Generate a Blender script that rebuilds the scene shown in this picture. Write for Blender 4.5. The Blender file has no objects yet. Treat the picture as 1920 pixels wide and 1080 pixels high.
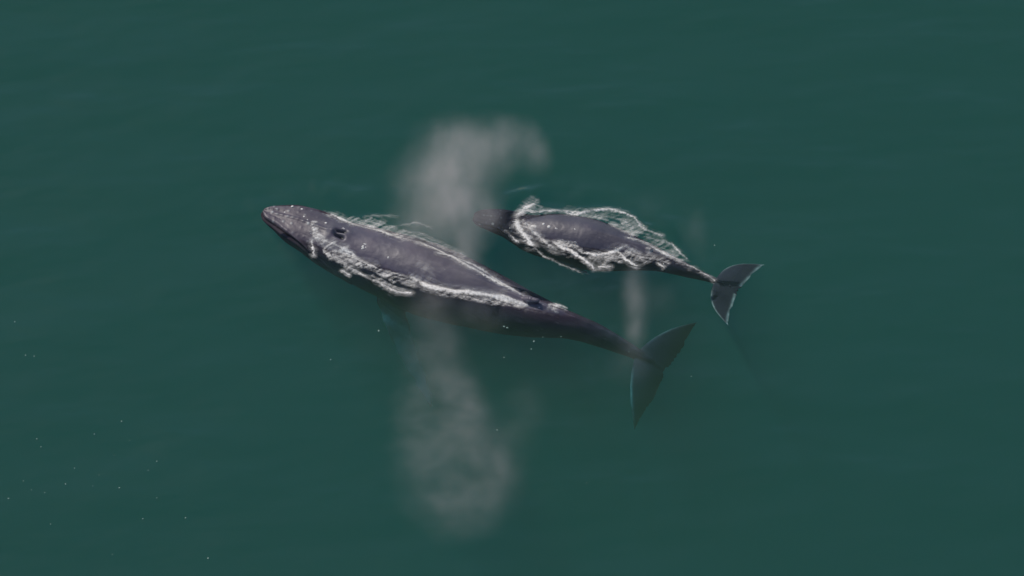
import bpy, bmesh, math, random
import numpy as np
from mathutils import Vector, Matrix
from mathutils.bvhtree import BVHTree
R = math.radians
random.seed(7)
rng = np.random.default_rng(7)
S = bpy.context.scene
COL = S.collection

# ------------------------------------------------------------------ camera
ELEV, DIST, PXW = 55.0, 120.0, 35.1
cam_d = bpy.data.cameras.new("camera")
cam = bpy.data.objects.new("camera", cam_d)
COL.objects.link(cam)
cam.location = (0, -DIST * math.cos(R(ELEV)), DIST * math.sin(R(ELEV)))
cam.rotation_euler = (R(90 - ELEV), 0, 0)
cam_d.sensor_width = 36
cam_d.lens = 36 * DIST / PXW
cam_d.clip_end = 6000
S.camera = cam
# ------------------------------------------------------------------ light
SUN_EL, SUN_AZ = 48.0, -45.0          # azimuth from +Y, negative = towards -X
w = bpy.data.worlds.new("World")
S.world = w
w.use_nodes = True
nt = w.node_tree
sky = nt.nodes.new("ShaderNodeTexSky")
sky.sky_type = 'NISHITA'
sky.dust_density = 0.4
sky.ozone_density = 2.0
sky.sun_disc = False
sky.sun_elevation = R(SUN_EL)
sky.sun_rotation = R(SUN_AZ)
bg = nt.nodes["Background"]
bg.inputs["Strength"].default_value = 0.13
nt.links.new(sky.outputs[0], bg.inputs["Color"])
sun_d = bpy.data.lights.new("sun", 'SUN')
sun_d.energy = 3.0
sun_d.angle = R(0.5)
sun_d.color = (1.0, 0.93, 0.84)
sun = bpy.data.objects.new("sun", sun_d)
COL.objects.link(sun)
sv = Vector((math.sin(R(SUN_AZ)) * math.cos(R(SUN_EL)), math.cos(R(SUN_AZ)) * math.cos(R(SUN_EL)), math.sin(R(SUN_EL))))
sun.rotation_euler = sv.to_track_quat('Z', 'Y').to_euler()
sun.location = (0, 0, 40)
S.view_settings.view_transform = 'Standard'
S.view_settings.look = 'None'
S.view_settings.exposure = 0.0
S.view_settings.gamma = 1.0
S.cycles.use_denoising = True
S.cycles.max_bounces = 10
S.cycles.volume_bounces = 2
S.cycles.transparent_max_bounces = 24
S.cycles.volume_step_rate = 0.6
S.cycles.volume_max_steps = 256
S.cycles.caustics_reflective = False
S.cycles.caustics_refractive = False

# ------------------------------------------------------------------ helpers
bpy.context.view_layer.update()
CM = cam.matrix_world.copy()
CO = CM.translation.copy()


def ray(u, v):
    """direction of the view ray through a pixel of the 1920x1080 photograph"""
    x = (u - 960) / 1920 * 36 / cam_d.lens
    y = -(v - 540) / 1920 * 36 / cam_d.lens
    return (CM.to_3x3() @ Vector((x, y, -1))).normalized()


def at(u, v, z=0.0):
    d = ray(u, v)
    return CO + d * ((z - CO.z) / d.z)


def tag(o, label=None, cat=None, group=None, kind=None):
    for k, val in (("label", label), ("category", cat), ("group", group), ("kind", kind)):
        if val:
            o[k] = val
    return o


def mesh_obj(name, verts, faces, mat=None, parent=None, smooth=True):
    me = bpy.data.meshes.new(name)
    verts = np.asarray(verts, dtype=np.float32)
    if isinstance(faces, np.ndarray) and faces.ndim == 2:
        n, k = faces.shape
        me.vertices.add(len(verts))
        me.vertices.foreach_set("co", verts.ravel())
        me.loops.add(n * k)
        me.loops.foreach_set("vertex_index", faces.astype(np.int32).ravel())
        me.polygons.add(n)
        me.polygons.foreach_set("loop_start", np.arange(0, n * k, k, dtype=np.int32))
        me.update(calc_edges=True)
    else:
        me.from_pydata([tuple(map(float, v)) for v in verts], [], [tuple(map(int, f)) for f in faces])
        me.update()
    if smooth:
        me.polygons.foreach_set("use_smooth", np.ones(len(me.polygons), dtype=bool))
    o = bpy.data.objects.new(name, me)
    COL.objects.link(o)
    if mat:
        me.materials.append(mat)
    if parent:
        o.parent = parent
    return o


def _hash(ix, iy, iz, seed):
    h = (ix * 374761393 + iy * 668265263 + iz * 2147483647 + seed * 974711) & 0xFFFFFFFF
    h = ((h ^ (h >> 13)) * 1274126177) & 0xFFFFFFFF
    h = (h ^ (h >> 16)) & 0xFFFFFFFF
    return h / 4294967295.0 * 2 - 1


def noise2(x, y, seed=0, oct=1, gain=0.5):
    """value noise with quintic fade, about -1..1"""
    tot = np.zeros_like(x, dtype=float)
    amp, norm = 1.0, 0.0
    for o in range(oct):
        xf, yf = np.floor(x), np.floor(y)
        ix, iy = xf.astype(np.int64), yf.astype(np.int64)
        fx, fy = x - xf, y - yf
        ux, uy = fx**3 * (fx * (fx * 6 - 15) + 10), fy**3 * (fy * (fy * 6 - 15) + 10)
        a, b = _hash(ix, iy, 0, seed + o), _hash(ix + 1, iy, 0, seed + o)
        c, d = _hash(ix, iy + 1, 0, seed + o), _hash(ix + 1, iy + 1, 0, seed + o)
        tot += amp * ((a * (1 - ux) + b * ux) * (1 - uy) + (c * (1 - ux) + d * ux) * uy)
        norm += amp
        amp *= gain
        x, y = x * 2.03 + 17.1, y * 2.03 + 5.3
    return tot / norm


def spline(ts, ps):
    """natural cubic through points; returns f(t)"""
    ts, ps = np.asarray(ts, float), np.asarray(ps, float)
    if ps.ndim == 1:
        ps = ps[:, None]
    n = len(ts)
    h = np.diff(ts)
    A, B = np.zeros((n, n)), np.zeros((n, ps.shape[1]))
    A[0, 0] = A[-1, -1] = 1
    for i in range(1, n - 1):
        A[i, i - 1], A[i, i], A[i, i + 1] = h[i - 1], 2 * (h[i - 1] + h[i]), h[i]
        B[i] = 6 * ((ps[i + 1] - ps[i]) / h[i] - (ps[i] - ps[i - 1]) / h[i - 1])
    M = np.linalg.solve(A, B)

    def f(t):
        t = np.atleast_1d(np.asarray(t, float))
        k = np.clip(np.searchsorted(ts, t) - 1, 0, n - 2)
        tc = np.clip(t, ts[0], ts[-1])
        dt, dr = (tc - ts[k])[:, None], (ts[k + 1] - tc)[:, None]
        hh = h[k][:, None]
        r = (M[k] * dr**3 + M[k + 1] * dt**3) / (6 * hh) + (ps[k] / hh - M[k] * hh / 6) * dr + (ps[k + 1] / hh - M[k + 1] * hh / 6) * dt
        return r
    return f


def pchip(ts, ys):
    """smooth but overshoot-free interpolation of scalars"""
    ts, ys = np.asarray(ts, float), np.asarray(ys, float)
    h = np.diff(ts)
    d = np.diff(ys) / h
    m = np.zeros(len(ts))
    m[0], m[-1] = d[0], d[-1]
    for i in range(1, len(ts) - 1):
        m[i] = 0 if d[i - 1] * d[i] <= 0 else 2 * d[i - 1] * d[i] / (d[i - 1] + d[i])

    def f(t):
        t = np.clip(np.asarray(t, float), ts[0], ts[-1])
        k = np.clip(np.searchsorted(ts, t) - 1, 0, len(ts) - 2)
        u = (t - ts[k]) / h[k]
        return (2 * u**3 - 3 * u**2 + 1) * ys[k] + (u**3 - 2 * u**2 + u) * h[k] * m[k] + (-2 * u**3 + 3 * u**2) * ys[k + 1] + (u**3 - u**2) * h[k] * m[k + 1]
    return f


# ------------------------------------------------------------------ materials
def new_mat(name):
    m = bpy.data.materials.new(name)
    m.use_nodes = True
    m.node_tree.nodes.clear()
    return m, m.node_tree.nodes, m.node_tree.links


def ramp(N, L, src, stops):
    r = N.new("ShaderNodeValToRGB")
    e = r.color_ramp.elements
    e[0].position, e[0].color = stops[0][0], (*stops[0][1], 1)
    e[1].position, e[1].color = stops[-1][0], (*stops[-1][1], 1)
    for p, c in stops[1:-1]:
        x = e.new(p)
        x.color = (*c, 1)
    L.new(src, r.inputs[0])
    return r.outputs[0]


def noise_node(N, L, vec, scale, detail=4, rough=0.55, dist=0.0):
    n = N.new("ShaderNodeTexNoise")
    n.inputs["Scale"].default_value = scale
    n.inputs["Detail"].default_value = detail
    n.inputs["Roughness"].default_value = rough
    n.inputs["Distortion"].default_value = dist
    L.new(vec, n.inputs["Vector"])
    return n.outputs["Fac"]


def math_node(N, L, op, a, b=None, c=None, clamp=False):
    m = N.new("ShaderNodeMath")
    m.operation = op
    m.use_clamp = clamp
    for i, x in enumerate((a, b, c)):
        if x is None:
            continue
        if isinstance(x, (int, float)):
            m.inputs[i].default_value = x
        else:
            L.new(x, m.inputs[i])
    return m.outputs[0]


def mixrgb(N, L, fac, a, b, mode='MIX'):
    m = N.new("ShaderNodeMix")
    m.data_type = 'RGBA'
    m.blend_type = mode
    for s, x in ((m.inputs[0], fac), (m.inputs[6], a), (m.inputs[7], b)):
        if isinstance(x, (int, float)):
            s.default_value = x
        elif isinstance(x, tuple):
            s.default_value = (*x, 1)
        else:
            L.new(x, s)
    return m.outputs[2]


def water_material():
    m, N, L = new_mat("sea_water")
    out = N.new("ShaderNodeOutputMaterial")
    tc = N.new("ShaderNodeTexCoord").outputs["Object"]
    mp = N.new("ShaderNodeMapping")
    mp.inputs["Rotation"].default_value = (0, 0, R(-24))
    mp.inputs["Scale"].default_value = (0.45, 1.25, 1)
    L.new(tc, mp.inputs[0])
    n1 = noise_node(N, L, mp.outputs[0], 0.34, 3, 0.45)
    n2 = noise_node(N, L, mp.outputs[0], 2.4, 3, 0.5, 0.4)
    h = math_node(N, L, 'ADD', math_node(N, L, 'MULTIPLY', n1, 0.50), math_node(N, L, 'MULTIPLY', n2, 0.010))
    b = N.new("ShaderNodeBump")
    b.inputs["Strength"].default_value = 1.0
    b.inputs["Distance"].default_value = 1.0
    L.new(h, b.inputs["Height"])
    fr = N.new("ShaderNodeFresnel")
    fr.inputs["IOR"].default_value = 1.333
    L.new(b.outputs[0], fr.inputs["Normal"])
    gl = N.new("ShaderNodeBsdfGlossy")
    gl.inputs["Roughness"].default_value = 0.045
    L.new(b.outputs[0], gl.inputs["Normal"])
    tr = N.new("ShaderNodeBsdfTransparent")
    mx = N.new("ShaderNodeMixShader")
    L.new(fr.outputs[0], mx.inputs[0])
    L.new(tr.outputs[0], mx.inputs[1])
    L.new(gl.outputs[0], mx.inputs[2])
    L.new(mx.outputs[0], out.inputs["Surface"])
    # plankton-green water body: extinction split into scattering and absorption per colour
    sc = N.new("ShaderNodeVolumeScatter")
    sc.inputs["Color"].default_value = (0.74, 0.98, 0.55, 1)
    sc.inputs["Density"].default_value = 0.086
    ab = N.new("ShaderNodeVolumeAbsorption")
    ab.inputs["Color"].default_value = (0.18, 0.79, 0.85, 1)      # absorption = density * (1 - colour)
    ab.inputs["Density"].default_value = 0.63
    ad = N.new("ShaderNodeAddShader")
    L.new(sc.outputs[0], ad.inputs[0])
    L.new(ab.outputs[0], ad.inputs[1])
    L.new(ad.outputs[0], out.inputs["Volume"])
    return m


def skin_material(name, seed, spot_amt, tone, brown):
    """wet rorqual skin: slate with brown-purple mottling, fine scratches, pale scars, white fluke margins"""
    m, N, L = new_mat(name)
    out = N.new("ShaderNodeOutputMaterial")
    at_ = N.new("ShaderNodeAttribute")
    at_.attribute_name = "rest"
    mp = N.new("ShaderNodeMapping")
    mp.inputs["Location"].default_value = (seed * 3.1, seed * 1.7, 0)
    L.new(at_.outputs["Vector"], mp.inputs[0])
    v = mp.outputs[0]
    n1 = noise_node(N, L, v, 0.9, 5, 0.6)
    c = ramp(N, L, n1, [(0.30, tuple(x * 0.72 for x in tone)), (0.55, tone), (0.72, tuple(x * q for x, q in zip(tone, (1.34, 1.24, 1.16))))])
    n2 = noise_node(N, L, v, 9, 6, 0.65)
    c = mixrgb(N, L, math_node(N, L, 'MULTIPLY', ramp(N, L, n2, [(0.50, (0, 0, 0)), (0.75, (1, 1, 1))]), 0.14), c, (0.13, 0.13, 0.13))
    # long scratches
    mp2 = N.new("ShaderNodeMapping")
    mp2.inputs["Rotation"].default_value = (0, 0, R(32))
    mp2.inputs["Scale"].default_value = (1.1, 9.0, 2.0)
    L.new(v, mp2.inputs[0])
    n3 = noise_node(N, L, mp2.outputs[0], 1.6, 3, 0.5, 0.6)
    c = mixrgb(N, L, math_node(N, L, 'MULTIPLY', ramp(N, L, n3, [(0.66, (0, 0, 0)), (0.72, (1, 1, 1))]), 0.30), c, (0.24, 0.22, 0.22))
    # browner rostrum
    sxx = N.new("ShaderNodeSeparateXYZ")
    L.new(at_.outputs["Vector"], sxx.inputs[0])
    hd = N.new("ShaderNodeMapRange")
    hd.inputs["From Min"].default_value = brown[0]
    hd.inputs["From Max"].default_value = brown[0] * 0.5
    L.new(sxx.outputs["X"], hd.inputs["Value"])
    c = mixrgb(N, L, hd.outputs[0], c, (brown[1], brown[1] * 0.86, brown[1] * 0.80), 'MULTIPLY')
    # small round scars
    vo = N.new("ShaderNodeTexVoronoi")
    vo.inputs["Scale"].default_value = 2.6
    L.new(v, vo.inputs["Vector"])
    sp = ramp(N, L, vo.outputs["Distance"], [(0.05, (1, 1, 1)), (0.09, (0, 0, 0))])
    msk = ramp(N, L, noise_node(N, L, v, 1.3, 2), [(0.56, (0, 0, 0)), (0.62, (1, 1, 1))])
    c = mixrgb(N, L, math_node(N, L, 'MULTIPLY', math_node(N, L, 'MULTIPLY', sp, msk), spot_amt), c, (0.42, 0.40, 0.38))
    # white scuffed margins (fluke edges, knuckles, flipper edge), an own marking of the skin
    pa = N.new("ShaderNodeAttribute")
    pa.attribute_name = "pale"
    nn = noise_node(N, L, v, 6.0, 4, 0.6)
    f = math_node(N, L, 'MULTIPLY', pa.outputs["Fac"], math_node(N, L, 'MULTIPLY_ADD', nn, 2.2, -0.35, True), clamp=True)
    c = mixrgb(N, L, f, c, (0.62, 0.64, 0.58))
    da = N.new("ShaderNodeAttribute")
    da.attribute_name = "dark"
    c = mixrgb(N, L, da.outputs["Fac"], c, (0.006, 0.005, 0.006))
    p = N.new("ShaderNodeBsdfPrincipled")
    L.new(c, p.inputs["Base Color"])
    rg = math_node(N, L, 'MULTIPLY_ADD', n2, 0.35, 0.33)
    L.new(rg, p.inputs["Roughness"])
    p.inputs["IOR"].default_value = 1.6
    # wet skin shines in air but hardly under water, where the two refract alike
    ge = N.new("ShaderNodeNewGeometry")
    sx = N.new("ShaderNodeSeparateXYZ")
    L.new(ge.outputs["Position"], sx.inputs[0])
    mr = N.new("ShaderNodeMapRange")
    mr.inputs["From Min"].default_value = -0.05
    mr.inputs["From Max"].default_value = 0.03
    mr.inputs["To Min"].default_value = 0.04
    mr.inputs["To Max"].default_value = 0.55
    L.new(sx.outputs["Z"], mr.inputs["Value"])
    L.new(mr.outputs[0], p.inputs["Specular IOR Level"])
    b = N.new("ShaderNodeBump")
    b.inputs["Strength"].default_value = 0.3
    b.inputs["Distance"].default_value = 0.03
    hh = math_node(N, L, 'ADD', noise_node(N, L, v, 5, 5, 0.6), math_node(N, L, 'MULTIPLY', n3, 0.5))
    L.new(hh, b.inputs["Height"])
    L.new(b.outputs[0], p.inputs["Normal"])
    L.new(p.outputs[0], out.inputs["Surface"])
    return m


def foam_material():
    m, N, L = new_mat("sea_foam")
    out = N.new("ShaderNodeOutputMaterial")
    tc = N.new("ShaderNodeTexCoord").outputs["Object"]
    a = N.new("ShaderNodeAttribute")
    a.attribute_name = "foam"
    n = noise_node(N, L, tc, 16, 4, 0.7)
    c = ramp(N, L, n, [(0.3, (0.74, 0.68, 0.60)), (0.7, (0.90, 0.85, 0.77))])
    d = N.new("ShaderNodeBsdfPrincipled")
    L.new(c, d.inputs["Base Color"])
    d.inputs["Roughness"].default_value = 0.6
    tr = N.new("ShaderNodeBsdfTransparent")
    mx = N.new("ShaderNodeMixShader")
    al = math_node(N, L, 'MULTIPLY', math_node(N, L, 'MULTIPLY', a.outputs["Fac"], 0.95), math_node(N, L, 'MULTIPLY_ADD', n, 1.6, 0.10, True), clamp=True)
    L.new(al, mx.inputs[0])
    L.new(tr.outputs[0], mx.inputs[1])
    L.new(d.outputs[0], mx.inputs[2])
    L.new(mx.outputs[0], out.inputs["Surface"])
    return m


def plain(name, col, rough=0.6):
    m, N, L = new_mat(name)
    out = N.new("ShaderNodeOutputMaterial")
    p = N.new("ShaderNodeBsdfPrincipled")
    tc = N.new("ShaderNodeTexCoord").outputs["Object"]
    n = noise_node(N, L, tc, 30, 4, 0.7)
    c = ramp(N, L, n, [(0.3, tuple(x * 0.8 for x in col)), (0.7, col)])
    L.new(c, p.inputs["Base Color"])
    p.inputs["Roughness"].default_value = rough
    L.new(p.outputs[0], out.inputs["Surface"])
    return m


WATER = water_material()
FOAM = foam_material()
FLECK = plain("fleck", (0.17, 0.26, 0.21))
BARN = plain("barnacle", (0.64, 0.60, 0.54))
SEABED = plain("seabed_mud", (0.03, 0.04, 0.03), 0.9)

# ------------------------------------------------------------------ sea surface
# wave crests thrown off by the swimming animals: polylines (photo pixels), width m, height m
CRESTS = [
    ([(962, 366), (1000, 352), (1055, 344)], 0.20, 0.05),
    ([(925, 392), (965, 372), (1010, 362)], 0.22, 0.05),
    ([(662, 412), (700, 404), (748, 408)], 0.10, 0.045),
    ([(735, 428), (775, 419), (815, 428), (838, 446)], 0.12, 0.045),
    ([(598, 350), (640, 358), (690, 372)], 0.30, 0.05),
    ([(1085, 394), (1130, 390), (1180, 402), (1215, 425)], 0.12, 0.05),
    ([(1215, 425), (1262, 455), (1290, 482)], 0.12, 0.045),
    ([(1085, 352), (1150, 362), (1215, 392), (1262, 420)], 0.36, 0.05),
    ([(470, 372), (488, 398), (520, 440), (560, 482)], 0.20, 0.025),
    ([(880, 398), (886, 415), (915, 437)], 0.12, 0.03),
    ([(1010, 575), (1060, 582), (1120, 600)], 0.2, 0.03),
    ([(640, 520), (700, 560), (760, 590)], 0.2, 0.02),
]


def seg_dist(x, y, pts):
    best = np.full(x.shape, 1e9)
    for (x0, y0), (x1, y1) in zip(pts[:-1], pts[1:]):
        dx, dy = x1 - x0, y1 - y0
        t = np.clip(((x - x0) * dx + (y - y0) * dy) / (dx * dx + dy * dy + 1e-12), 0, 1)
        best = np.minimum(best, np.hypot(x - x0 - t * dx, y - y0 - t * dy))
    return best


CR_W = [([tuple(at(u, v)[:2]) for u, v in p], wd, ht) for p, wd, ht in CRESTS]


WAKE = [[tuple(at(u, v)[:2]) for u, v in q] for q in ([(500, 395), (800, 520), (1100, 600)], [(900, 410), (1100, 450), (1330, 520)])]


def water_h(x, y):
    x, y = np.asarray(x, float), np.asarray(y, float)
    r = np.hypot(x, y)
    fade = np.clip(1.6 - r / 120, 0, 1)
    c, s = math.cos(R(24)), math.sin(R(24))
    a, b = x * c + y * s, -x * s + y * c
    h = 0.030 * noise2(a * 0.12, b * 0.34, 3, 2) + 0.012 * noise2(a * 0.5, b * 1.1, 9, 2)
    for p, wd, ht in CR_W:
        wob = wd * (1 + 0.3 * noise2(x * 2.2, y * 2.2, 21))
        d = seg_dist(x, y, p)
        h = h + ht * (np.exp(-(d / wob)**2) - 0.45 * np.exp(-((d - 2.2 * wd) / (1.2 * wd))**2)) * (0.8 + 0.4 * noise2(x * 3, y * 3, 33))
    dA = seg_dist(x, y, WAKE[0])
    dB = seg_dist(x, y, WAKE[1])
    near = np.exp(-(dA / 2.6)**2) + np.exp(-(dB / 1.9)**2)
    h = h + 0.022 * near * noise2(a * 1.3, b * 2.6, 51, 2)
    return h * fade


def axis_coords(lo, hi, step, far, g=1.25):
    core = list(np.arange(lo, hi + step, step))
    out, d, v = [], step, core[-1]
    while v < far:
        d *= g
        v += d
        out.append(v)
    neg, d, v = [], step, core[0]
    while v > -far:
        d *= g
        v -= d
        neg.append(v)
    return np.array(neg[::-1] + core + out)


XS = axis_coords(-12, 10, 0.09, 2500)
YS = axis_coords(-9, 8, 0.09, 2500)
gx, gy = np.meshgrid(XS, YS)
gz = water_h(gx, gy)
nx, ny = len(XS), len(YS)
top = np.stack([gx.ravel(), gy.ravel(), gz.ravel()], 1)
DEPTH = -24.0
idx = np.arange(nx * ny).reshape(ny, nx)
quads = np.stack([idx[:-1, :-1], idx[:-1, 1:], idx[1:, 1:], idx[1:, :-1]], -1).reshape(-1, 4)
border = np.concatenate([idx[0, :], idx[1:, -1], idx[-1, :-1][::-1], idx[1:-1, 0][::-1]])
nb = len(border)
low = top[border].copy()
low[:, 2] = DEPTH
base = nx * ny
k = np.arange(nb)
k2 = (k + 1) % nb
sides = np.stack([border[k2], border[k], base + k, base + k2], 1)
# bottom: fan of quads collapsed on a centre line would be messy; use a triangle fan as degenerate-free polygons
cen = base + nb
allv = np.concatenate([top, low, [[0, 0, DEPTH]]])
faces4 = np.concatenate([quads, sides])
me = bpy.data.meshes.new("sea_water")
tri = np.stack([base + k2, base + k, np.full(nb, cen)], 1)
me.vertices.add(len(allv))
me.vertices.foreach_set("co", allv.astype(np.float32).ravel())
loops = np.concatenate([faces4.ravel(), tri.ravel()]).astype(np.int32)
me.loops.add(len(loops))
me.loops.foreach_set("vertex_index", loops)
starts = np.concatenate([np.arange(len(faces4)) * 4, len(faces4) * 4 + np.arange(nb) * 3]).astype(np.int32)
me.polygons.add(len(starts))
me.polygons.foreach_set("loop_start", starts)
me.update(calc_edges=True)
sm = np.zeros(len(starts), dtype=bool)
sm[:len(quads)] = True
me.polygons.foreach_set("use_smooth", sm)
me.materials.append(WATER)
sea = bpy.data.objects.new("sea_water", me)
COL.objects.link(sea)
tag(sea, "calm dark green sea water filling the whole frame", "water", kind="structure")
bed = mesh_obj("seabed", [(-2700, -2700, -24.5), (2700, -2700, -24.5), (2700, 2700, -24.5), (-2700, 2700, -24.5)], [(0, 1, 2, 3)], SEABED)
tag(bed, "dark muddy seabed deep under the sea", "seabed", kind="structure")


# ------------------------------------------------------------------ whales
class Whale:
    def __init__(self, name, px, dorsal, fluke, flip, tubercles, blow, mat, voxel, scale):
        """px rows: u, v (photo pixel of the body's centre line), z of the centre, half width, height above, height below"""
        P = np.array([at(r[0], r[1], r[2])[:] for r in px])
        d = np.concatenate([[0], np.cumsum(np.linalg.norm(np.diff(P, axis=0), axis=1))])
        self.ts, self.L = d, d[-1]
        self.P = spline(d, P)
        self.a = pchip(d, [r[3] for r in px])
        self.bt = pchip(d, [r[4] for r in px])
        self.bb = pchip(d, [r[5] for r in px])
        self.scale = scale
        sh = self.shell()
        parts = [sh, self.dorsal(*dorsal), self.fluke(*fluke, 1), self.fluke(*fluke, -1)]
        for f in flip:
            parts.append(self.flipper(**f))
        V, F, off = [], [], 0
        for v, f in parts:
            V += list(v)
            F += [tuple(i + off for i in q) for q in f]
            off += len(v)
        o = mesh_obj(name, V, F)
        bm = bmesh.new()
        bm.from_mesh(o.data)
        bmesh.ops.recalc_face_normals(bm, faces=bm.faces)
        bm.to_mesh(o.data)
        bm.free()
        md = o.modifiers.new("r", 'REMESH')
        md.mode = 'VOXEL'
        md.voxel_size = voxel
        ms = o.modifiers.new("s", 'SMOOTH')
        ms.factor = 0.5
        ms.iterations = 5
        dg = bpy.context.evaluated_depsgraph_get()
        nm = bpy.data.meshes.new_from_object(o.evaluated_get(dg))
        o.modifiers.clear()
        old = o.data
        o.data = nm
        bpy.data.meshes.remove(old)
        nm.name = name
        n = len(nm.vertices)
        co = np.empty(n * 3, np.float32)
        nm.vertices.foreach_get("co", co)
        co = co.reshape(-1, 3).astype(float)
        no = np.empty(n * 3, np.float32)
        nm.vertices.foreach_get("normal", no)
        no = no.reshape(-1, 3)
        self.fine(co, no, tubercles, blow, nm, fluke, flip)
        wc = self.to_world(self.co)
        nm.vertices.foreach_set("co", wc.astype(np.float32).ravel())
        nm.polygons.foreach_set("use_smooth", np.ones(len(nm.polygons), dtype=bool))
        nm.materials.clear()
        nm.materials.append(mat)
        nm.update()
        # put the object's origin at its middle
        c = wc.mean(0)
        nm.transform(Matrix.Translation(-Vector(c)))
        o.location = c
        self.o = o
        self.wc = wc
        bpy.context.view_layer.update()
        polys = [tuple(p.vertices) for p in nm.polygons]
        self.bvh = BVHTree.FromPolygons([Vector(v) for v in wc], polys)

    def frame(self, s):
        s = np.atleast_1d(s)
        e = 0.02
        T = self.P(np.clip(s + e, 0, self.L)) - self.P(np.clip(s - e, 0, self.L))
        T /= np.linalg.norm(T, axis=1)[:, None]
        N = np.cross(T, np.array([[0, 0, 1.0]]))      # towards the camera side for a tail-right body
        N /= np.linalg.norm(N, axis=1)[:, None]
        U = np.cross(N, T)
        return T, N, U

    def to_world(self, co):
        s = co[:, 0]
        sc = np.clip(s, 0, self.L)
        T, N, U = self.frame(sc)
        return self.P(sc) + T * (s - sc)[:, None] + N * co[:, 1:2] + U * co[:, 2:3]

    def shell(self):
        n, m = 150, 72
        V, F = [], []
        ss = self.L * (np.linspace(0, 1, n)**1.15)
        ss[0] = 0.0
        head = 0.30 * self.L
        for i, s in enumerate(ss):
            a, bt, bb = float(self.a(s)), float(self.bt(s)), float(self.bb(s))
            q = min(1, s / head)
            for j in range(m):
                ph = 2 * math.pi * j / m
                cy, cz = math.sin(ph), math.cos(ph)
                e = 2.0 + 0.5 * (1 - q)
                r = (abs(cy)**e + abs(cz)**e)**(-1 / e)
                V.append((s, a * r * cy, (bt if cz > 0 else bb) * r * cz))
        for i in range(n - 1):
            for j in range(m):
                k = (j + 1) % m
                F.append((i * m + j, i * m + k, (i + 1) * m + k, (i + 1) * m + j))
        F.append(tuple(range(m))[::-1])
        F.append(tuple((n - 1) * m + j for j in range(m)))
        return V, F

    def foil(self, secs):
        """secs: list of (centre, chord vector, thickness vector): closed airfoil loft"""
        V, F = [], []
        m = 16
        for c, ch, th in secs:
            for j in range(m):
                ph = 2 * math.pi * j / m
                x = 0.5 - 0.5 * math.cos(ph)
                y = math.sin(ph) * (0.9 * (1 - x) + 0.28)
                V.append(tuple(np.array(c) + np.array(ch) * x + np.array(th) * y))
        n = len(secs)
        for i in range(n - 1):
            for j in range(m):
                k = (j + 1) % m
                F.append((i * m + j, i * m + k, (i + 1) * m + k, (i + 1) * m + j))
        F.append(tuple(range(m))[::-1])
        F.append(tuple((n - 1) * m + j for j in range(m)))
        return V, F

    def dorsal(self, s0, s1, h):
        """low hooked fin leaning to the tail between s0 and s1 (fractions of length)"""
        secs = []
        a, b = s0 * self.L, s1 * self.L
        zb = float(self.bt((a + b) / 2)) * 0.55
        ztop = float(self.bt(b))
        for i in range(11):
            f = i / 10
            z = zb + (ztop + h - zb) * f
            lead = a + (b - a) * (0.95 * f**1.35)
            trail = b - (b - a) * 0.10 * math.sin(math.pi * f) + 0.05 * f * (b - a)
            secs.append(((lead, 0, z), (max(0.03, trail - lead), 0, 0), (0, 0.10 * self.scale * (1 - 0.75 * f), 0)))
        return self.foil(secs)

    def fluke(self, half, root, tip, notch, thick, droop, sg):
        secs = []
        for i in range(26):
            f = i / 25
            lead = root + (tip - root) * (self.cv[0] * f + (1 - self.cv[0]) * f**self.cv[1])
            trail = notch + (tip + 0.02 - notch) * f**1.8 + 0.10 * self.scale * math.sin(math.pi * min(1, f * 1.25)) + 0.012 * self.scale * math.sin(f * 17)
            if f < 0.08:
                trail -= 0.16 * self.scale * (1 - f / 0.08)
            y = sg * half * f
            z = -droop * f**2 - y * self.roll
            th = thick * (1 - f)**0.8 + 0.018
            secs.append(((self.L + lead, y, z), (max(0.05, trail - lead), 0, 0), (0, 0, th)))
        return self.foil(secs)

    def flipper(self, s, side, length, chord, back, down, z0=-0.35, out=0.7):
        s_ = s * self.L
        c0 = np.array([s_, side * float(self.a(s_)) * 0.75, z0 * float(self.bb(s_))])
        d = np.array([back, side * out, -down], float)
        d /= np.linalg.norm(d)
        cd = np.array([out, -side * back, 0.0])
        cd /= np.linalg.norm(cd)
        tv = np.cross(d, cd)
        secs = []
        for i in range(24):
            f = i / 23
            ch = chord * (1 - 0.62 * f**1.2) * (math.sqrt(max(0, 1 - f**6)) * 0.85 + 0.15)
            bend = 0.10 * length * f**2
            kn = 0.035 * self.scale * math.sin(f * 40) * (1 if i % 2 else 0.4)
            c = c0 + d * length * f + cd * (bend - ch * 0.4 - kn)
            secs.append((c, cd * ch, tv * (0.11 * self.scale * (1 - 0.75 * f) + 0.012)))
        return self.foil(secs)

    def fine(self, co, no, tub, blow, nm, fluke, flip):
        s, y, z = co[:, 0].copy(), co[:, 1].copy(), co[:, 2].copy()
        L, k = self.L, self.scale
        a = self.a(np.clip(s, 0, L))
        n = len(s)
        pale, dark = np.zeros(n), np.zeros(n)
        disp = np.zeros(n)
        # mouth line: lip ridge and groove from the snout back along each side
        s1 = 0.245 * L
        t = np.clip(s / s1, 0, 1)
        zl = k * pchip([0, .12, .35, .6, .8, 1], [.02, .10, .21, .14, -.02, -.28])(t)
        inh = (s < s1 * 1.02) & (np.abs(y) > 0.35 * a)
        g = np.exp(-((z - zl) / (0.030 * k))**2)
        rdg = np.exp(-((z - zl - 0.065 * k) / (0.03 * k))**2)
        rdg2 = np.exp(-((z - zl + 0.075 * k) / (0.04 * k))**2)
        disp += inh * (-0.035 * k * g + 0.05 * k * rdg + 0.04 * k * rdg2)
        dark += inh * 0.35 * g
        # ventral pleats
        ang = np.arctan2(y, -z)
        pl = (s > 0.03 * L) & (s < 0.52 * L) & (z < zl - 0.12 * k) & (np.abs(ang) < 1.5)
        disp += np.where(pl, -0.014 * k * (0.5 + 0.5 * np.cos(ang * 30)), 0)
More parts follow.
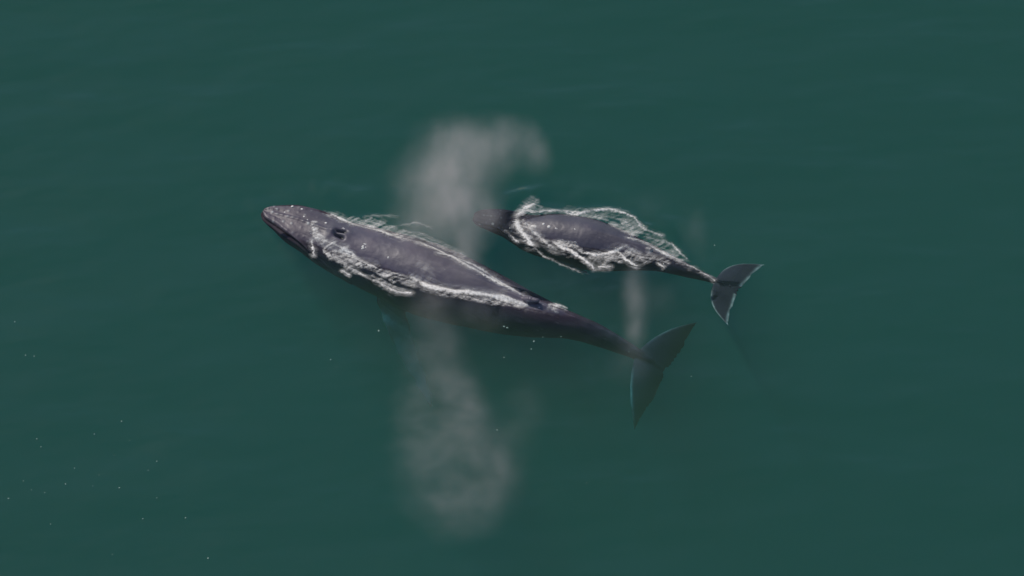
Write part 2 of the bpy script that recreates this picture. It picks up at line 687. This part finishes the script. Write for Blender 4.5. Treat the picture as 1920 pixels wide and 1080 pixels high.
        # central ridge of the rostrum
        up = z > 0
        disp += up * (s > 0.02 * L) * (s < 0.17 * L) * 0.030 * k * np.exp(-(y / (0.05 * k))**2)
        # tubercles
        for (ts, ty, r, wht) in tub:
            d2 = (s - ts * L)**2 + (y - ty * self.a(ts * L))**2
            gg = np.exp(-d2 / (r * k)**2) * up
            disp += 0.28 * r * k * gg
            pale = np.maximum(pale, wht * np.exp(-d2 / (0.9 * r * k)**2) * up)
        # blowholes: twin slits sunk behind a raised splash guard
        bs = blow * L
        dd = s - bs
        guard = np.exp(-((dd + 0.32 * k) / (0.12 * k))**2 - (y / (0.20 * k))**2)
        swell = np.exp(-(dd / (0.42 * k))**2 - (y / (0.30 * k))**2)
        disp += up * (0.07 * k * guard + 0.09 * k * swell)
        for sg in (-1, 1):
            yy = y - sg * (0.105 * k + 0.16 * dd)
            slit = np.exp(-(dd / (0.20 * k))**4 - (yy / (0.075 * k))**2) * up
            disp -= 0.13 * k * slit
            dark = np.maximum(dark, np.clip(slit * 2.2 - 0.4, 0, 1))
        # spine ridge along the peduncle with knuckles
        kn = up * (s > 0.66 * L) * (s < 0.97 * L) * np.exp(-(y / (0.07 * k))**2)
        disp += kn * k * (0.03 + 0.018 * np.sin(s * 13 / k))
        keel = np.clip((s / L - 0.40) / 0.22, 0, 1) * np.clip((0.80 - s / L) / 0.08, 0, 1)
        disp += up * 0.08 * k * keel * np.exp(-np.abs(y / (0.16 * k))**1.3)
        # gentle lumps so that the flank is not a perfect spindle
        disp += 0.018 * k * noise2(s * 1.6 / k, np.arctan2(y, z) * 2.1, 5, 3) * (s < 0.97 * L)
        # pale margins
        half, root, tip, notch, thick, droop = fluke
        f = np.clip(np.abs(y) / half, 0, 1)
        lead = L + root + (tip - root) * (self.cv[0] * f + (1 - self.cv[0]) * f**self.cv[1])
        trail = L + notch + (tip + 0.02 - notch) * f**1.8 + 0.10 * k * np.sin(math.pi * np.minimum(1, f * 1.25))
        onf = (s > L + root - 0.2) & (np.abs(y) > 0.12 * half)
        eL = np.exp(-((s - lead - 0.04) / (0.055 * k))**2) * onf * np.clip((f - 0.2) * 3, 0, 1)
        eT = np.exp(-((s - trail + 0.06) / (0.09 * k))**2) * onf * self.trail_pale
        pale = np.maximum(pale, np.maximum(eL * self.lead_pale * np.where(y > 0, 1.0, 0.6), eT))
        pale = np.maximum(pale, onf * (f > 0.975) * 1.5)
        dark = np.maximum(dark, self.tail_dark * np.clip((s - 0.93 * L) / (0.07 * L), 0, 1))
        # flipper: white underside and knobbly leading edge
        offb = (np.abs(y) > a * 1.04) & (s < 0.62 * L) & (s > 0.12 * L)
        pale = np.maximum(pale, offb * self.flip_pale)
        pale = np.maximum(pale, offb * (y > 0) * self.flip_pale * 2.6 * np.exp(-((y - a - 0.35 * k) / (0.22 * k))**2))
        self.co = co + no * disp[:, None]
        for nme, arr in (("pale", pale), ("dark", dark)):
            at_ = nm.attributes.new(nme, 'FLOAT', 'POINT')
            at_.data.foreach_set("value", arr.astype(np.float32))
        at_ = nm.attributes.new("rest", 'FLOAT_VECTOR', 'POINT')
        at_.data.foreach_set("vector", co.astype(np.float32).ravel())

    def hit(self, u, v):
        h = self.bvh.ray_cast(CO, ray(u, v))
        return h[0], h[1]


def tubs(n, seed):
    r = np.random.default_rng(seed)
    out = []
    for i in range(9):                      # median row
        out.append((0.022 + i * 0.0125, r.normal(0, .03), 0.05, r.choice([0, 0.1, 0.25, 0.7])))
    for sg in (-1, 1):                      # a row above each lip and a loose row between
        for i in range(11):
            out.append((0.02 + i * 0.0135, sg * (0.72 + r.normal(0, .04)), 0.04, r.choice([0, 0, 0.15, 0.4])))
        for i in range(6):
            out.append((0.03 + i * 0.022 + r.normal(0, .003), sg * (0.38 + r.normal(0, .06)), 0.04, r.choice([0, 0, 0.2, 0.5])))
    return out


# photo pixel of the centre line, centre height, half width, height above, height below
MOTHER = [
    (494, 396, -0.06, 0.10, 0.07, 0.10),
    (504, 401, -0.09, 0.32, 0.15, 0.22),
    (522, 408, -0.14, 0.50, 0.22, 0.36),
    (549, 419, -0.22, 0.72, 0.36, 0.50),
    (585, 435, -0.34, 0.84, 0.50, 0.66),
    (630, 459, -0.56, 0.95, 0.76, 0.82),
    (704, 488, -0.86, 1.14, 1.08, 1.05),
    (798, 524, -1.02, 1.30, 1.27, 1.25),
    (902, 560, -0.98, 1.08, 1.10, 1.08),
    (996, 592, -0.80, 0.74, 0.82, 0.80),
    (1074, 612, -0.66, 0.40, 0.56, 0.56),
    (1146, 640, -0.95, 0.28, 0.42, 0.42),
    (1200, 667, -1.08, 0.16, 0.24, 0.24),
    (1246, 694, -1.34, 0.06, 0.05, 0.05),
]
CALF = [
    (889, 406, -0.33, 0.13, 0.07, 0.08),
    (896, 408, -0.35, 0.27, 0.14, 0.18),
    (912, 411, -0.37, 0.37, 0.20, 0.26),
    (932, 415, -0.42, 0.45, 0.27, 0.33),
    (962, 424, -0.47, 0.54, 0.36, 0.42),
    (999, 438, -0.52, 0.70, 0.60, 0.60),
    (1046, 446, -0.64, 0.86, 0.84, 0.78),
    (1098, 458, -0.68, 0.92, 0.93, 0.84),
    (1150, 468, -0.62, 0.78, 0.80, 0.74),
    (1196, 478, -0.50, 0.55, 0.58, 0.56),
    (1240, 490, -0.44, 0.36, 0.40, 0.40),
    (1290, 508, -0.46, 0.20, 0.28, 0.28),
    (1334, 524, -0.50, 0.10, 0.15, 0.15),
    (1384, 545, -0.52, 0.04, 0.03, 0.03),
]
Whale.roll, Whale.cv = 0.23, (0.22, 2.0)
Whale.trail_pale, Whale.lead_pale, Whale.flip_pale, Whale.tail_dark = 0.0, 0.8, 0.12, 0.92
SKIN_A = skin_material("adult_whale_skin", 1, 0.5, (0.064, 0.051, 0.071), (2.6, 1.0))
mother = Whale("humpback_whale", MOTHER, (0.60, 0.692, 0.24), (2.20, -1.12, 0.16, 0.06, 0.12, 0.30),
               [dict(s=0.335, side=1, length=4.1, chord=0.95, back=0.62, down=0.50),
                dict(s=0.305, side=-1, length=4.3, chord=0.95, back=1.1, down=0.85)],
               tubs(1, 4), 0.185, SKIN_A, 0.03, 1.0)
tag(mother.o, "large adult humpback whale, the longer of the two, slate back awash and twin blowholes open", "whale", "humpback whales swimming side by side")
Whale.roll, Whale.cv = 0.0, (0.10, 3.4)
Whale.trail_pale, Whale.lead_pale, Whale.flip_pale, Whale.tail_dark = 0.9, 0.7, 0.1, 0.3
SKIN_B = skin_material("young_whale_skin", 2, 0.8, (0.048, 0.040, 0.055), (0.01, 1.0))
calf = Whale("humpback_whale", CALF, (0.585, 0.665, 0.07), (1.44, -0.90, 0.32, 0.0, 0.07, 0.03),
             [dict(s=0.27, side=1, length=1.9, chord=0.42, back=1.1, down=0.10, z0=-0.05, out=0.42),
              dict(s=0.27, side=-1, length=1.9, chord=0.42, back=1.0, down=0.4)],
             tubs(1, 8), 0.165, SKIN_B, 0.02, 0.62)
tag(calf.o, "smaller humpback whale calf swimming beyond the adult, head under water and foam round its back", "whale", "humpback whales swimming side by side")
WH = [mother, calf]


# ------------------------------------------------------------------ barnacle clusters and painted blowhole glints on the skin (parts of each whale)
def barnacles_and_glints(wh, spots, parent):
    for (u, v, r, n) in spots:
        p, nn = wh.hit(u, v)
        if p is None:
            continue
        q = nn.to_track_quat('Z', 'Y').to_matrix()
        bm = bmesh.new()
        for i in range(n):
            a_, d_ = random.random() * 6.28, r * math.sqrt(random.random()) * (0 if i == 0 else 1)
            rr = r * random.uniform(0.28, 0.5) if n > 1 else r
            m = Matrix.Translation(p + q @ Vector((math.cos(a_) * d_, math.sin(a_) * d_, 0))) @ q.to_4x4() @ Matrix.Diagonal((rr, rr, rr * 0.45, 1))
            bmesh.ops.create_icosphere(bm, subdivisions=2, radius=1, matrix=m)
        me = bpy.data.meshes.new("barnacle_or_glint")
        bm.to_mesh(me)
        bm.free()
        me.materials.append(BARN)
        o = bpy.data.objects.new("barnacle_or_glint", me)
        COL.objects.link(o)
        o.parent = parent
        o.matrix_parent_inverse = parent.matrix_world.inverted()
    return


barnacles_and_glints(mother, [(548, 387, .05, 1), (566, 392, .045, 1), (577, 412, .055, 2), (570, 406, .035, 1), (611, 418, .045, 1),
                   (534, 398, .03, 1), (681, 465, .09, 5), (684, 458, .06, 3), (728, 482, .06, 2), (645, 429, .06, 3), (633, 434, .05, 2)], mother.o)  # those by the blowhole are pale lumps standing in for wet glints
barnacles_and_glints(calf, [(1019, 420, .045, 1), (1029, 425, .06, 1), (1042, 428, .06, 2), (924, 420, .05, 1), (899, 420, .045, 1), (1078, 430, .05, 2), (956, 428, .05, 2)], calf.o)


# the two open nostrils of the adult: dark wet openings (parts)
NOSE = plain("nostril_lining", (0.008, 0.006, 0.008), 0.25)
for sg in (-1, 1):
    s_ = 0.185 * mother.L
    T, Nn, Uu = (q[0] for q in mother.frame(s_))
    c0 = mother.to_world(np.array([[s_, sg * 0.105, 0.5]]))[0]
    h = mother.bvh.ray_cast(Vector((c0[0], c0[1], 5)), Vector((0, 0, -1)))[0]
    bm = bmesh.new()
    Mx = Matrix((T + Nn * 0.18 * sg, Nn - T * 0.18 * sg, Uu)).transposed().to_4x4()
    Mx.translation = h + Vector((0, 0, 0.02))
    bmesh.ops.create_icosphere(bm, subdivisions=4, radius=1)
    for v in bm.verts:
        v.co = Vector((v.co.x * 0.23, v.co.y * (0.082 + 0.02 * v.co.x), v.co.z * 0.03))
    bm.transform(Mx)
    me = bpy.data.meshes.new("blowhole")
    bm.to_mesh(me)
    bm.free()
    me.materials.append(NOSE)
    me.polygons.foreach_set("use_smooth", np.ones(len(me.polygons), dtype=bool))
    o = bpy.data.objects.new("blowhole", me)
    COL.objects.link(o)
    o.parent = mother.o
    o.matrix_parent_inverse = mother.o.matrix_world.inverted()

# ------------------------------------------------------------------ foam: draped over water and wet skin along flow lines
def top_z(x, y, best):
    """height of whatever the falling water lies on"""
    for wh in WH:
        h = wh.bvh.ray_cast(Vector((x, y, 5)), Vector((0, 0, -1)))
        if h[0] is not None and h[0].z > best:
            best = h[0].z
    return best


def place(u, v):
    best = None
    for wh in WH:
        p, _ = wh.hit(u, v)
        if p is not None and p.z > -0.02 and (best is None or p.z > best.z):
            best = p
    return tuple((best if best is not None else at(u, v, 0.0))[:2])


def foam(name, label, cat, strokes, axis_deg, cell=0.021, seed=0):
    W = []
    for pts, wd, inten in strokes:
        W.append(([place(u, v) for u, v in pts], wd * 0.01828, inten))
    ax = np.array([q for p, _, _ in W for q in p])
    m = max(w_ for _, w_, _ in W) * 2 + 0.2
    x0, y0 = ax.min(0) - m
    x1, y1 = ax.max(0) + m
    xs, ys = np.arange(x0, x1, cell), np.arange(y0, y1, cell)
    X, Y = np.meshgrid(xs, ys)
    c, s = math.cos(R(axis_deg)), math.sin(R(axis_deg))
    A, B = X * c + Y * s, -X * s + Y * c
    wx = 0.16 * noise2(A * 1.3, B * 1.8, seed + 1, 2)
    wy = 0.12 * noise2(A * 1.3, B * 1.8, seed + 2, 2)
    wvar = 1 + 0.45 * noise2(A * 1.6, B * 2.0, seed + 6, 2)
    # long smooth streamers that follow the body, and striations of water draining across them
    along = noise2((A + wx) * 1.1, (B + wy * 0.6) * 15, seed + 5, 3, 0.6)
    drain = noise2((A * 0.75 - B * 0.66) * 11 + wx * 9, (A * 0.66 + B * 0.75) * 2.0 + wy * 6, seed + 9, 3, 0.6)
    froth = noise2(A * 14, B * 20, seed + 7, 2, 0.5)
    swell = np.clip(0.78 + 0.75 * noise2(A * 1.5, B * 4, seed + 13, 2), 0.15, 1.15)
    alpha = np.zeros_like(X)
    D = np.zeros_like(X)
    for st, (p, wd, inten) in zip(strokes, W):
        line = st[1] <= 5 or inten >= 1.15
        wob = 0.24 if line else 0.30
        d = seg_dist(X + wx * wob + 0.03 * froth, Y + wy * wob + 0.03 * froth, p)
        L0, L1 = np.array(p[0]), np.array(p[-1])
        de = np.minimum(np.hypot(X - L0[0], Y - L0[1]), np.hypot(X - L1[0], Y - L1[1]))
        tap = 0.4 + 0.6 * np.clip(de / 0.6, 0, 1)
        if inten < 0:
            alpha = alpha * (1 + inten * np.exp(-(d / wd)**2))
            continue
        if line:
            core = np.exp(-(d / (wd * tap * wvar * 0.62))**2)
            halo = np.exp(-(d / (wd * wvar * 1.9))**2)
            f = inten * (core * swell**1.5 * (0.88 + 0.26 * froth + 0.25 * along) + halo * (0.20 + 0.30 * along + 0.25 * drain + 0.10 * froth))
        else:
            core = np.exp(-(d / (wd * (0.6 + 0.4 * tap) * wvar))**4)
            f = inten * core * (0.34 + 0.50 * drain + 0.46 * along + 0.14 * froth)
        D = np.maximum(D, inten * core)
        alpha = np.maximum(alpha, f)
    alpha = np.clip(1.3 * alpha - 0.03, 0, 1)
    keep = alpha > 0.03
    Z = np.zeros_like(X)
    need = keep.copy()
    need[:-1] |= keep[1:]
    need[1:] |= keep[:-1]
    need[:, :-1] |= need[:, 1:]
    need[:, 1:] |= need[:, :-1]
    I, J = np.nonzero(need)
    zz = water_h(X[I, J], Y[I, J])
    for n_, (i, j) in enumerate(zip(I, J)):
        Z[i, j] = top_z(X[i, j], Y[i, j], zz[n_])
    lump = 0.5 + 0.5 * noise2(A * 9, B * 13, seed + 11, 3, 0.6)
    Z = Z + 0.006 + alpha * (0.010 + 0.008 * lump)
    q = keep[:-1, :-1] | keep[1:, :-1] | keep[:-1, 1:] | keep[1:, 1:]
    zmx = np.maximum.reduce([Z[:-1, :-1], Z[1:, :-1], Z[:-1, 1:], Z[1:, 1:]])
    zmn = np.minimum.reduce([Z[:-1, :-1], Z[1:, :-1], Z[:-1, 1:], Z[1:, 1:]])
    q &= (zmx - zmn) < 0.07                       # foam does not hang on the steep side of the fin
    ids = np.arange(X.size).reshape(X.shape)
    F = np.stack([ids[:-1, :-1][q], ids[:-1, 1:][q], ids[1:, 1:][q], ids[1:, :-1][q]], 1)
    used = np.unique(F)
    remap = np.full(X.size, -1)
    remap[used] = np.arange(len(used))
    V = np.stack([X.ravel()[used], Y.ravel()[used], Z.ravel()[used]], 1)
    o = mesh_obj(name, V, remap[F], FOAM)
    a_ = o.data.attributes.new("foam", 'FLOAT', 'POINT')
    a_.data.foreach_set("value", alpha.ravel()[used].astype(np.float32))
    tag(o, label, cat, kind="stuff")
    # spray droplets lifted off the thickest foam
    dd = np.argwhere(D > 0.75)
    if len(dd):
        bm = bmesh.new()
        for t in dd[rng.choice(len(dd), min(len(dd), 160), replace=False)]:
            i, j = t
            p = Vector((X[i, j] + rng.normal(0, .07), Y[i, j] + rng.normal(0, .07), Z[i, j] + abs(rng.normal(0, .05))))
            r = abs(rng.normal(0.006, 0.005)) + 0.004
            bmesh.ops.create_icosphere(bm, subdivisions=1, radius=r, matrix=Matrix.Translation(p))
        me2 = bpy.data.meshes.new("spray_drops")
        bm.to_mesh(me2)
        bm.free()
        me2.materials.append(BARN)
        o2 = bpy.data.objects.new("spray_drops", me2)
        COL.objects.link(o2)
        o2.parent = o
        o2["kind"] = "stuff"
    return o


M_STROKES = [
    # near-side waterline, thick band behind the jaw
    ([(588, 418), (590, 440), (606, 455), (628, 466)], 7, 1.1),
    ([(606, 455), (612, 474), (622, 484)], 6, 1.0),
    ([(622, 462), (642, 468), (658, 484), (676, 496)], 13, 1.1),
    ([(628, 480), (650, 500), (672, 512)], 9, 0.75),
    ([(584, 452), (588, 478)], 4, 0.9),
    ([(640, 466), (660, 476), (682, 494), (706, 500)], 5, 1.0),
    ([(644, 496), (672, 510), (706, 526), (744, 548), (768, 550)], 4, 0.8),
    ([(690, 498), (716, 510), (740, 526)], 8, 0.85),
    ([(722, 512), (750, 520), (776, 534)], 11, 0.8),
    ([(700, 516), (726, 532), (758, 546)], 6, 0.55),
    ([(750, 522), (776, 536)], 8, 0.7),
    ([(772, 522), (800, 536), (850, 546), (900, 550), (950, 560), (1000, 568), (1040, 580)], 6, 1.15),
    ([(820, 548), (880, 560), (940, 568), (1000, 573)], 6, 0.75),
    ([(1010, 567), (1034, 572), (1060, 580)], 6, 1.0),
    ([(1014, 570), (1046, 588)], 4, 0.9),
    ([(641, 509), (654, 516)], 3, 1.0),
    # far-side waterline
    ([(612, 398), (624, 402)], 4, 0.8),
    ([(620, 401), (644, 413), (664, 420)], 5, 1.15),
    ([(636, 408), (660, 410), (684, 418), (690, 412)], 6, 0.65),
    ([(664, 420), (700, 428), (730, 440)], 8, 0.8),
    ([(690, 412), (716, 422), (744, 438), (776, 442)], 11, 0.62),
    ([(700, 430), (750, 446), (790, 456), (840, 478)], 5, 0.62),
    ([(755, 436), (790, 446), (830, 462), (866, 480)], 10, 0.62),
    ([(820, 474), (846, 480), (880, 500), (920, 522), (950, 538)], 4, 1.05),
    ([(860, 484), (890, 498), (930, 524), (980, 554)], 4, 0.75),
    ([(690, 406), (744, 406)], 3, 0.3),
    ([(740, 426), (780, 420), (808, 428)], 3, 0.28),
    # thin film washing over the back
    ([(790, 498), (806, 510), (814, 530)], 10, 0.30),
    ([(690, 428), (760, 448), (840, 478), (900, 516)], 6, 0.34),
    # the fin tip stays bare
    ([(955, 550), (985, 560), (1012, 568), (1020, 572)], 7, -1.0),
    ([(994, 570), (1008, 574), (1022, 578)], 6, -1.0),
]
C_STROKES = [
    ([(1002, 380), (984, 390), (972, 404), (970, 418), (976, 434), (990, 450), (996, 460)], 6, 1.2),
    ([(996, 382), (1016, 386)], 6, 0.6),
    ([(982, 392), (1004, 398), (1020, 396)], 5, 0.8),
    ([(974, 412), (992, 424), (1002, 424)], 6, 1.0),
    ([(992, 424), (1006, 442), (1028, 458), (1042, 466)], 5, 0.95),
    ([(996, 460), (1020, 480), (1060, 500), (1090, 512)], 2.4, 0.34),
    ([(948, 434), (960, 444), (972, 456)], 3.0, 0.6),
    ([(1004, 396), (1036, 394), (1064, 394), (1090, 400)], 5, 0.55),
    ([(1064, 394), (1060, 398), (1080, 402), (1110, 395), (1140, 392), (1170, 400), (1190, 410)], 3.5, 0.8),
    ([(1090, 404), (1120, 406), (1140, 412)], 6, 0.5),
    ([(1190, 410), (1200, 422), (1214, 432), (1240, 442)], 3.5, 0.75),
    ([(1110, 400), (1150, 404), (1180, 412), (1196, 424)], 8, 0.42),
    ([(1150, 420), (1176, 434), (1206, 440), (1230, 452)], 11, 0.60),
    ([(1170, 416), (1184, 424)], 8, 0.8),
    ([(1176, 446), (1196, 450), (1214, 456)], 3.5, 1.2),
    ([(1220, 442), (1250, 462), (1270, 480)], 8, 0.5),
    ([(1240, 448), (1262, 458), (1276, 474), (1290, 486)], 3, 0.4),
    ([(1218, 460), (1240, 472), (1270, 486), (1296, 500)], 5, 0.7),
    ([(1290, 496), (1320, 514), (1340, 526)], 2.6, 0.7),
    # near side
    ([(1040, 456), (1060, 466), (1090, 484), (1112, 502)], 4.5, 1.15),
    ([(1050, 456), (1076, 462), (1090, 474)], 10, 1.0),
    ([(1096, 474), (1120, 478), (1150, 472), (1164, 466)], 5, 0.9),
    ([(1110, 480), (1132, 490), (1150, 480), (1164, 488)], 11, 0.72),
    ([(1120, 500), (1144, 500)], 5, 0.7),
    ([(1172, 470), (1190, 476), (1210, 486), (1226, 480)], 13, 0.72),
    ([(1158, 470), (1172, 486), (1194, 498)], 4, 1.0),
    ([(1216, 470), (1236, 484), (1256, 492)], 9, 0.62),
    ([(1236, 494), (1246, 502)], 3, 0.9),
    ([(1080, 470), (1092, 480)], 3, -0.9),
]
foam("sea_foam", "white foam streaks washing along both flanks of the large adult whale", "foam", M_STROKES, -23, seed=40)
foam("sea_foam", "white foam collar and lacy wash round the back of the smaller whale", "foam", C_STROKES, -17, seed=80)


# ------------------------------------------------------------------ foam flecks scattered on the open water
def fleck_mesh(seed):
    r = random.Random(seed)
    bm = bmesh.new()
    bmesh.ops.create_icosphere(bm, subdivisions=2, radius=1)
    for v in bm.verts:
        v.co *= 1 + r.uniform(-.25, .25)
        v.co.z *= 0.35
    me = bpy.data.meshes.new("foam_fleck")
    bm.to_mesh(me)
    bm.free()
    me.materials.append(FLECK)
    return me


FM = [fleck_mesh(i) for i in range(4)]
FLK = [(28, 604, 4), (48, 666, 4), (64, 668, 4), (69, 823, 4), (77, 838, 5), (44, 902, 4), (59, 919, 4), (16, 935, 5), (84, 924, 3),
       (140, 878, 4), (123, 908, 4), (177, 814, 4), (228, 790, 5), (243, 826, 4), (186, 891, 4), (174, 912, 3), (224, 915, 4),
       (278, 882, 4), (294, 934, 4), (268, 973, 4), (348, 971, 6), (211, 1040, 4), (390, 1047, 5), (95, 983, 4), (294, 865, 3), (214, 854, 3),
       (620, 674, 4), (631, 688, 3), (710, 620, 5), (1001, 640, 6), (996, 654, 5), (1018, 632, 4), (945, 612, 5), (951, 614, 5), (1052, 631, 4), (811, 760, 4), (932, 806, 4), (945, 670, 4),
       (1340, 460, 4), (1100, 905, 3), (1296, 706, 3)]
for i, (u, v, d) in enumerate(FLK):
    o = bpy.data.objects.new("foam_fleck", FM[i % 4])
    COL.objects.link(o)
    p = at(u, v, 0)
    o.location = (p.x, p.y, float(water_h(np.array([p.x]), np.array([p.y]))[0]) + 0.004)
    r = d * 0.5 * 0.01828 * random.uniform(0.38, 0.62)
    o.scale = (r * random.uniform(.8, 1.4), r, r)
    o.rotation_euler = (0, 0, random.random() * 6.28)
    tag(o, "tiny pale foam fleck afloat on open green water", "foam fleck", "foam flecks scattered on the open water")


# ------------------------------------------------------------------ blow: fine mist hanging low over the sea
def mist(name, label, blobs, dens, nscale, seed, ragged=0.45, grain=(1, 0.6, 1)):
    """blobs: (u, v, z, rx, ry, rz, weight, turn) - soft ellipsoids in metres; the air between them is empty"""
    ctr = [at(b[0], b[1], b[2]) for b in blobs]
    lo = Vector([min(c[i] - 1.75 * max(b[3], b[4]) if i < 2 else c[i] - 1.75 * b[5] for c, b in zip(ctr, blobs)) for i in range(3)])
    hi = Vector([max(c[i] + 1.75 * max(b[3], b[4]) if i < 2 else c[i] + 1.75 * b[5] for c, b in zip(ctr, blobs)) for i in range(3)])
    lo.z = max(lo.z, 0.09)
    mid, hf = (lo + hi) / 2, (hi - lo) / 2
    bm = bmesh.new()
    bmesh.ops.create_cube(bm, size=2, matrix=Matrix.Diagonal((*hf, 1)))
    me = bpy.data.meshes.new(name)
    bm.to_mesh(me)
    bm.free()
    m, N, L = new_mat(name + "_droplets")
    out = N.new("ShaderNodeOutputMaterial")
    tc = N.new("ShaderNodeTexCoord").outputs["Object"]
    nz = N.new("ShaderNodeTexNoise")
    nz.inputs["Scale"].default_value = nscale * 0.6
    nz.inputs["Detail"].default_value = 2
    L.new(tc, nz.inputs["Vector"])
    wv = N.new("ShaderNodeVectorMath")
    wv.operation = 'MULTIPLY_ADD'
    L.new(nz.outputs["Color"], wv.inputs[0])
    wv.inputs[1].default_value = (ragged * 2,) * 3
    wv2 = N.new("ShaderNodeVectorMath")
    wv2.operation = 'ADD'
    wv2.inputs[1].default_value = (-ragged,) * 3
    L.new(tc, wv.inputs[2])
    L.new(wv.outputs[0], wv2.inputs[0])
    p = wv2.outputs[0]
    tot = None
    for c, b in zip(ctr, blobs):
        mp = N.new("ShaderNodeMapping")
        mp.vector_type = 'TEXTURE'
        mp.inputs["Location"].default_value = c - mid
        mp.inputs["Rotation"].default_value = (0, 0, R(b[7]))
        mp.inputs["Scale"].default_value = (b[3], b[4], b[5])
        L.new(p, mp.inputs[0])
        ln = N.new("ShaderNodeVectorMath")
        ln.operation = 'DOT_PRODUCT'
        L.new(mp.outputs[0], ln.inputs[0])
        L.new(mp.outputs[0], ln.inputs[1])
        g = math_node(N, L, 'EXPONENT', math_node(N, L, 'MULTIPLY', ln.outputs["Value"], -1.4))
        g = math_node(N, L, 'MULTIPLY', g, b[6])
        tot = g if tot is None else math_node(N, L, 'ADD', tot, g)
    mp = N.new("ShaderNodeMapping")
    mp.inputs["Location"].default_value = (seed, seed * 2, 0)
    mp.inputs["Scale"].default_value = grain
    L.new(tc, mp.inputs[0])
    n = noise_node(N, L, mp.outputs[0], nscale, 5, 0.60)
    n = math_node(N, L, 'MULTIPLY_ADD', n, 2.7, -0.60, False)
    n = math_node(N, L, 'MAXIMUM', n, 0.12)
    tot = math_node(N, L, 'SUBTRACT', tot, 0.06)
    tot = math_node(N, L, 'MAXIMUM', tot, 0.0)
    dn = math_node(N, L, 'MULTIPLY', math_node(N, L, 'MULTIPLY', tot, n), dens)
    pv = N.new("ShaderNodeVolumePrincipled")
    pv.inputs["Color"].default_value = (0.84, 0.75, 0.70, 1)
    L.new(dn, pv.inputs["Density"])
    L.new(pv.outputs[0], out.inputs["Volume"])
    me.materials.append(m)
    o = bpy.data.objects.new(name, me)
    COL.objects.link(o)
    o.location = mid
    tag(o, label, "mist", kind="stuff")
    return o


PX = 0.01828
mist("blow_mist", "thick grey blow mist drifting beyond the adult whale, by the head of the calf", [
    (872, 462, 0.7, 0.55, 1.1, 0.6, 0.55, 0),
    (862, 385, 1.0, 1.25, 1.5, 0.8, 1.0, 0),
    (822, 420, 0.7, 1.3, 0.9, 0.6, 0.55, 0),
    (838, 325, 1.3, 1.35, 1.3, 0.9, 0.95, 10),
    (850, 258, 1.5, 1.2, 0.8, 0.8, 0.70, 0),
    (930, 270, 1.5, 1.0, 1.1, 0.8, 0.65, 0),
    (1004, 280, 1.5, 0.55, 1.0, 0.7, 0.55, 15),
    (770, 350, 1.2, 0.9, 1.3, 0.6, 0.28, 0),
    (775, 430, 0.8, 1.0, 0.9, 0.6, 0.30, 0),
    (912, 402, 0.6, 0.5, 0.5, 0.5, 0.40, 0),
], 0.52, 1.1, 3.0, 0.42)
mist("blow_mist", "thin grey mist lying over the back and near flank of the adult whale", [
    (850, 490, 0.7, 1.3, 0.7, 0.4, 0.50, -25),
    (905, 592, 0.45, 0.9, 0.6, 0.35, 0.50, -20),
    (810, 575, 0.45, 1.0, 0.9, 0.35, 0.55, 0),
], 0.60, 1.2, 8.0, 0.35)
mist("blow_mist", "long faint grey plume trailing from the near flank of the adult whale towards the bottom edge", [
    (820, 650, 0.6, 0.85, 1.6, 0.4, 0.60, 0),
    (862, 745, 0.6, 0.8, 1.5, 0.4, 0.95, 15),
    (868, 850, 0.6, 1.9, 1.6, 0.4, 0.62, 0),
    (862, 950, 0.6, 1.6, 1.2, 0.4, 0.58, 0),
    (935, 880, 0.6, 0.8, 1.3, 0.4, 0.45, -10),
    (775, 720, 0.6, 0.7, 1.9, 0.4, 0.28, 0),
    (790, 830, 0.6, 1.1, 2.0, 0.4, 0.30, 0),
    (990, 760, 0.6, 0.9, 1.4, 0.4, 0.20, 0),
], 0.52, 1.1, 13.0, 0.40, (0.75, 0.95, 1))
mist("blow_mist", "narrow grey wisp of mist between the calf and the tail of the adult", [
    (1188, 545, 0.6, 0.45, 1.0, 0.4, 0.9, 0),
    (1192, 615, 0.6, 0.40, 1.1, 0.4, 0.65, 0),
    (1175, 680, 0.6, 1.0, 1.1, 0.4, 0.20, 0),
    (1235, 560, 0.6, 0.9, 0.9, 0.4, 0.20, 0),
], 0.55, 1.4, 21.0, 0.25)
mist("blow_mist", "barely visible haze of mist over the water beyond the tail stock of the calf", [
    (1302, 430, 0.6, 0.55, 1.2, 0.4, 0.45, 0),
    (1215, 385, 0.6, 0.9, 1.0, 0.4, 0.22, 0),
], 0.22, 1.4, 25.0, 0.3)
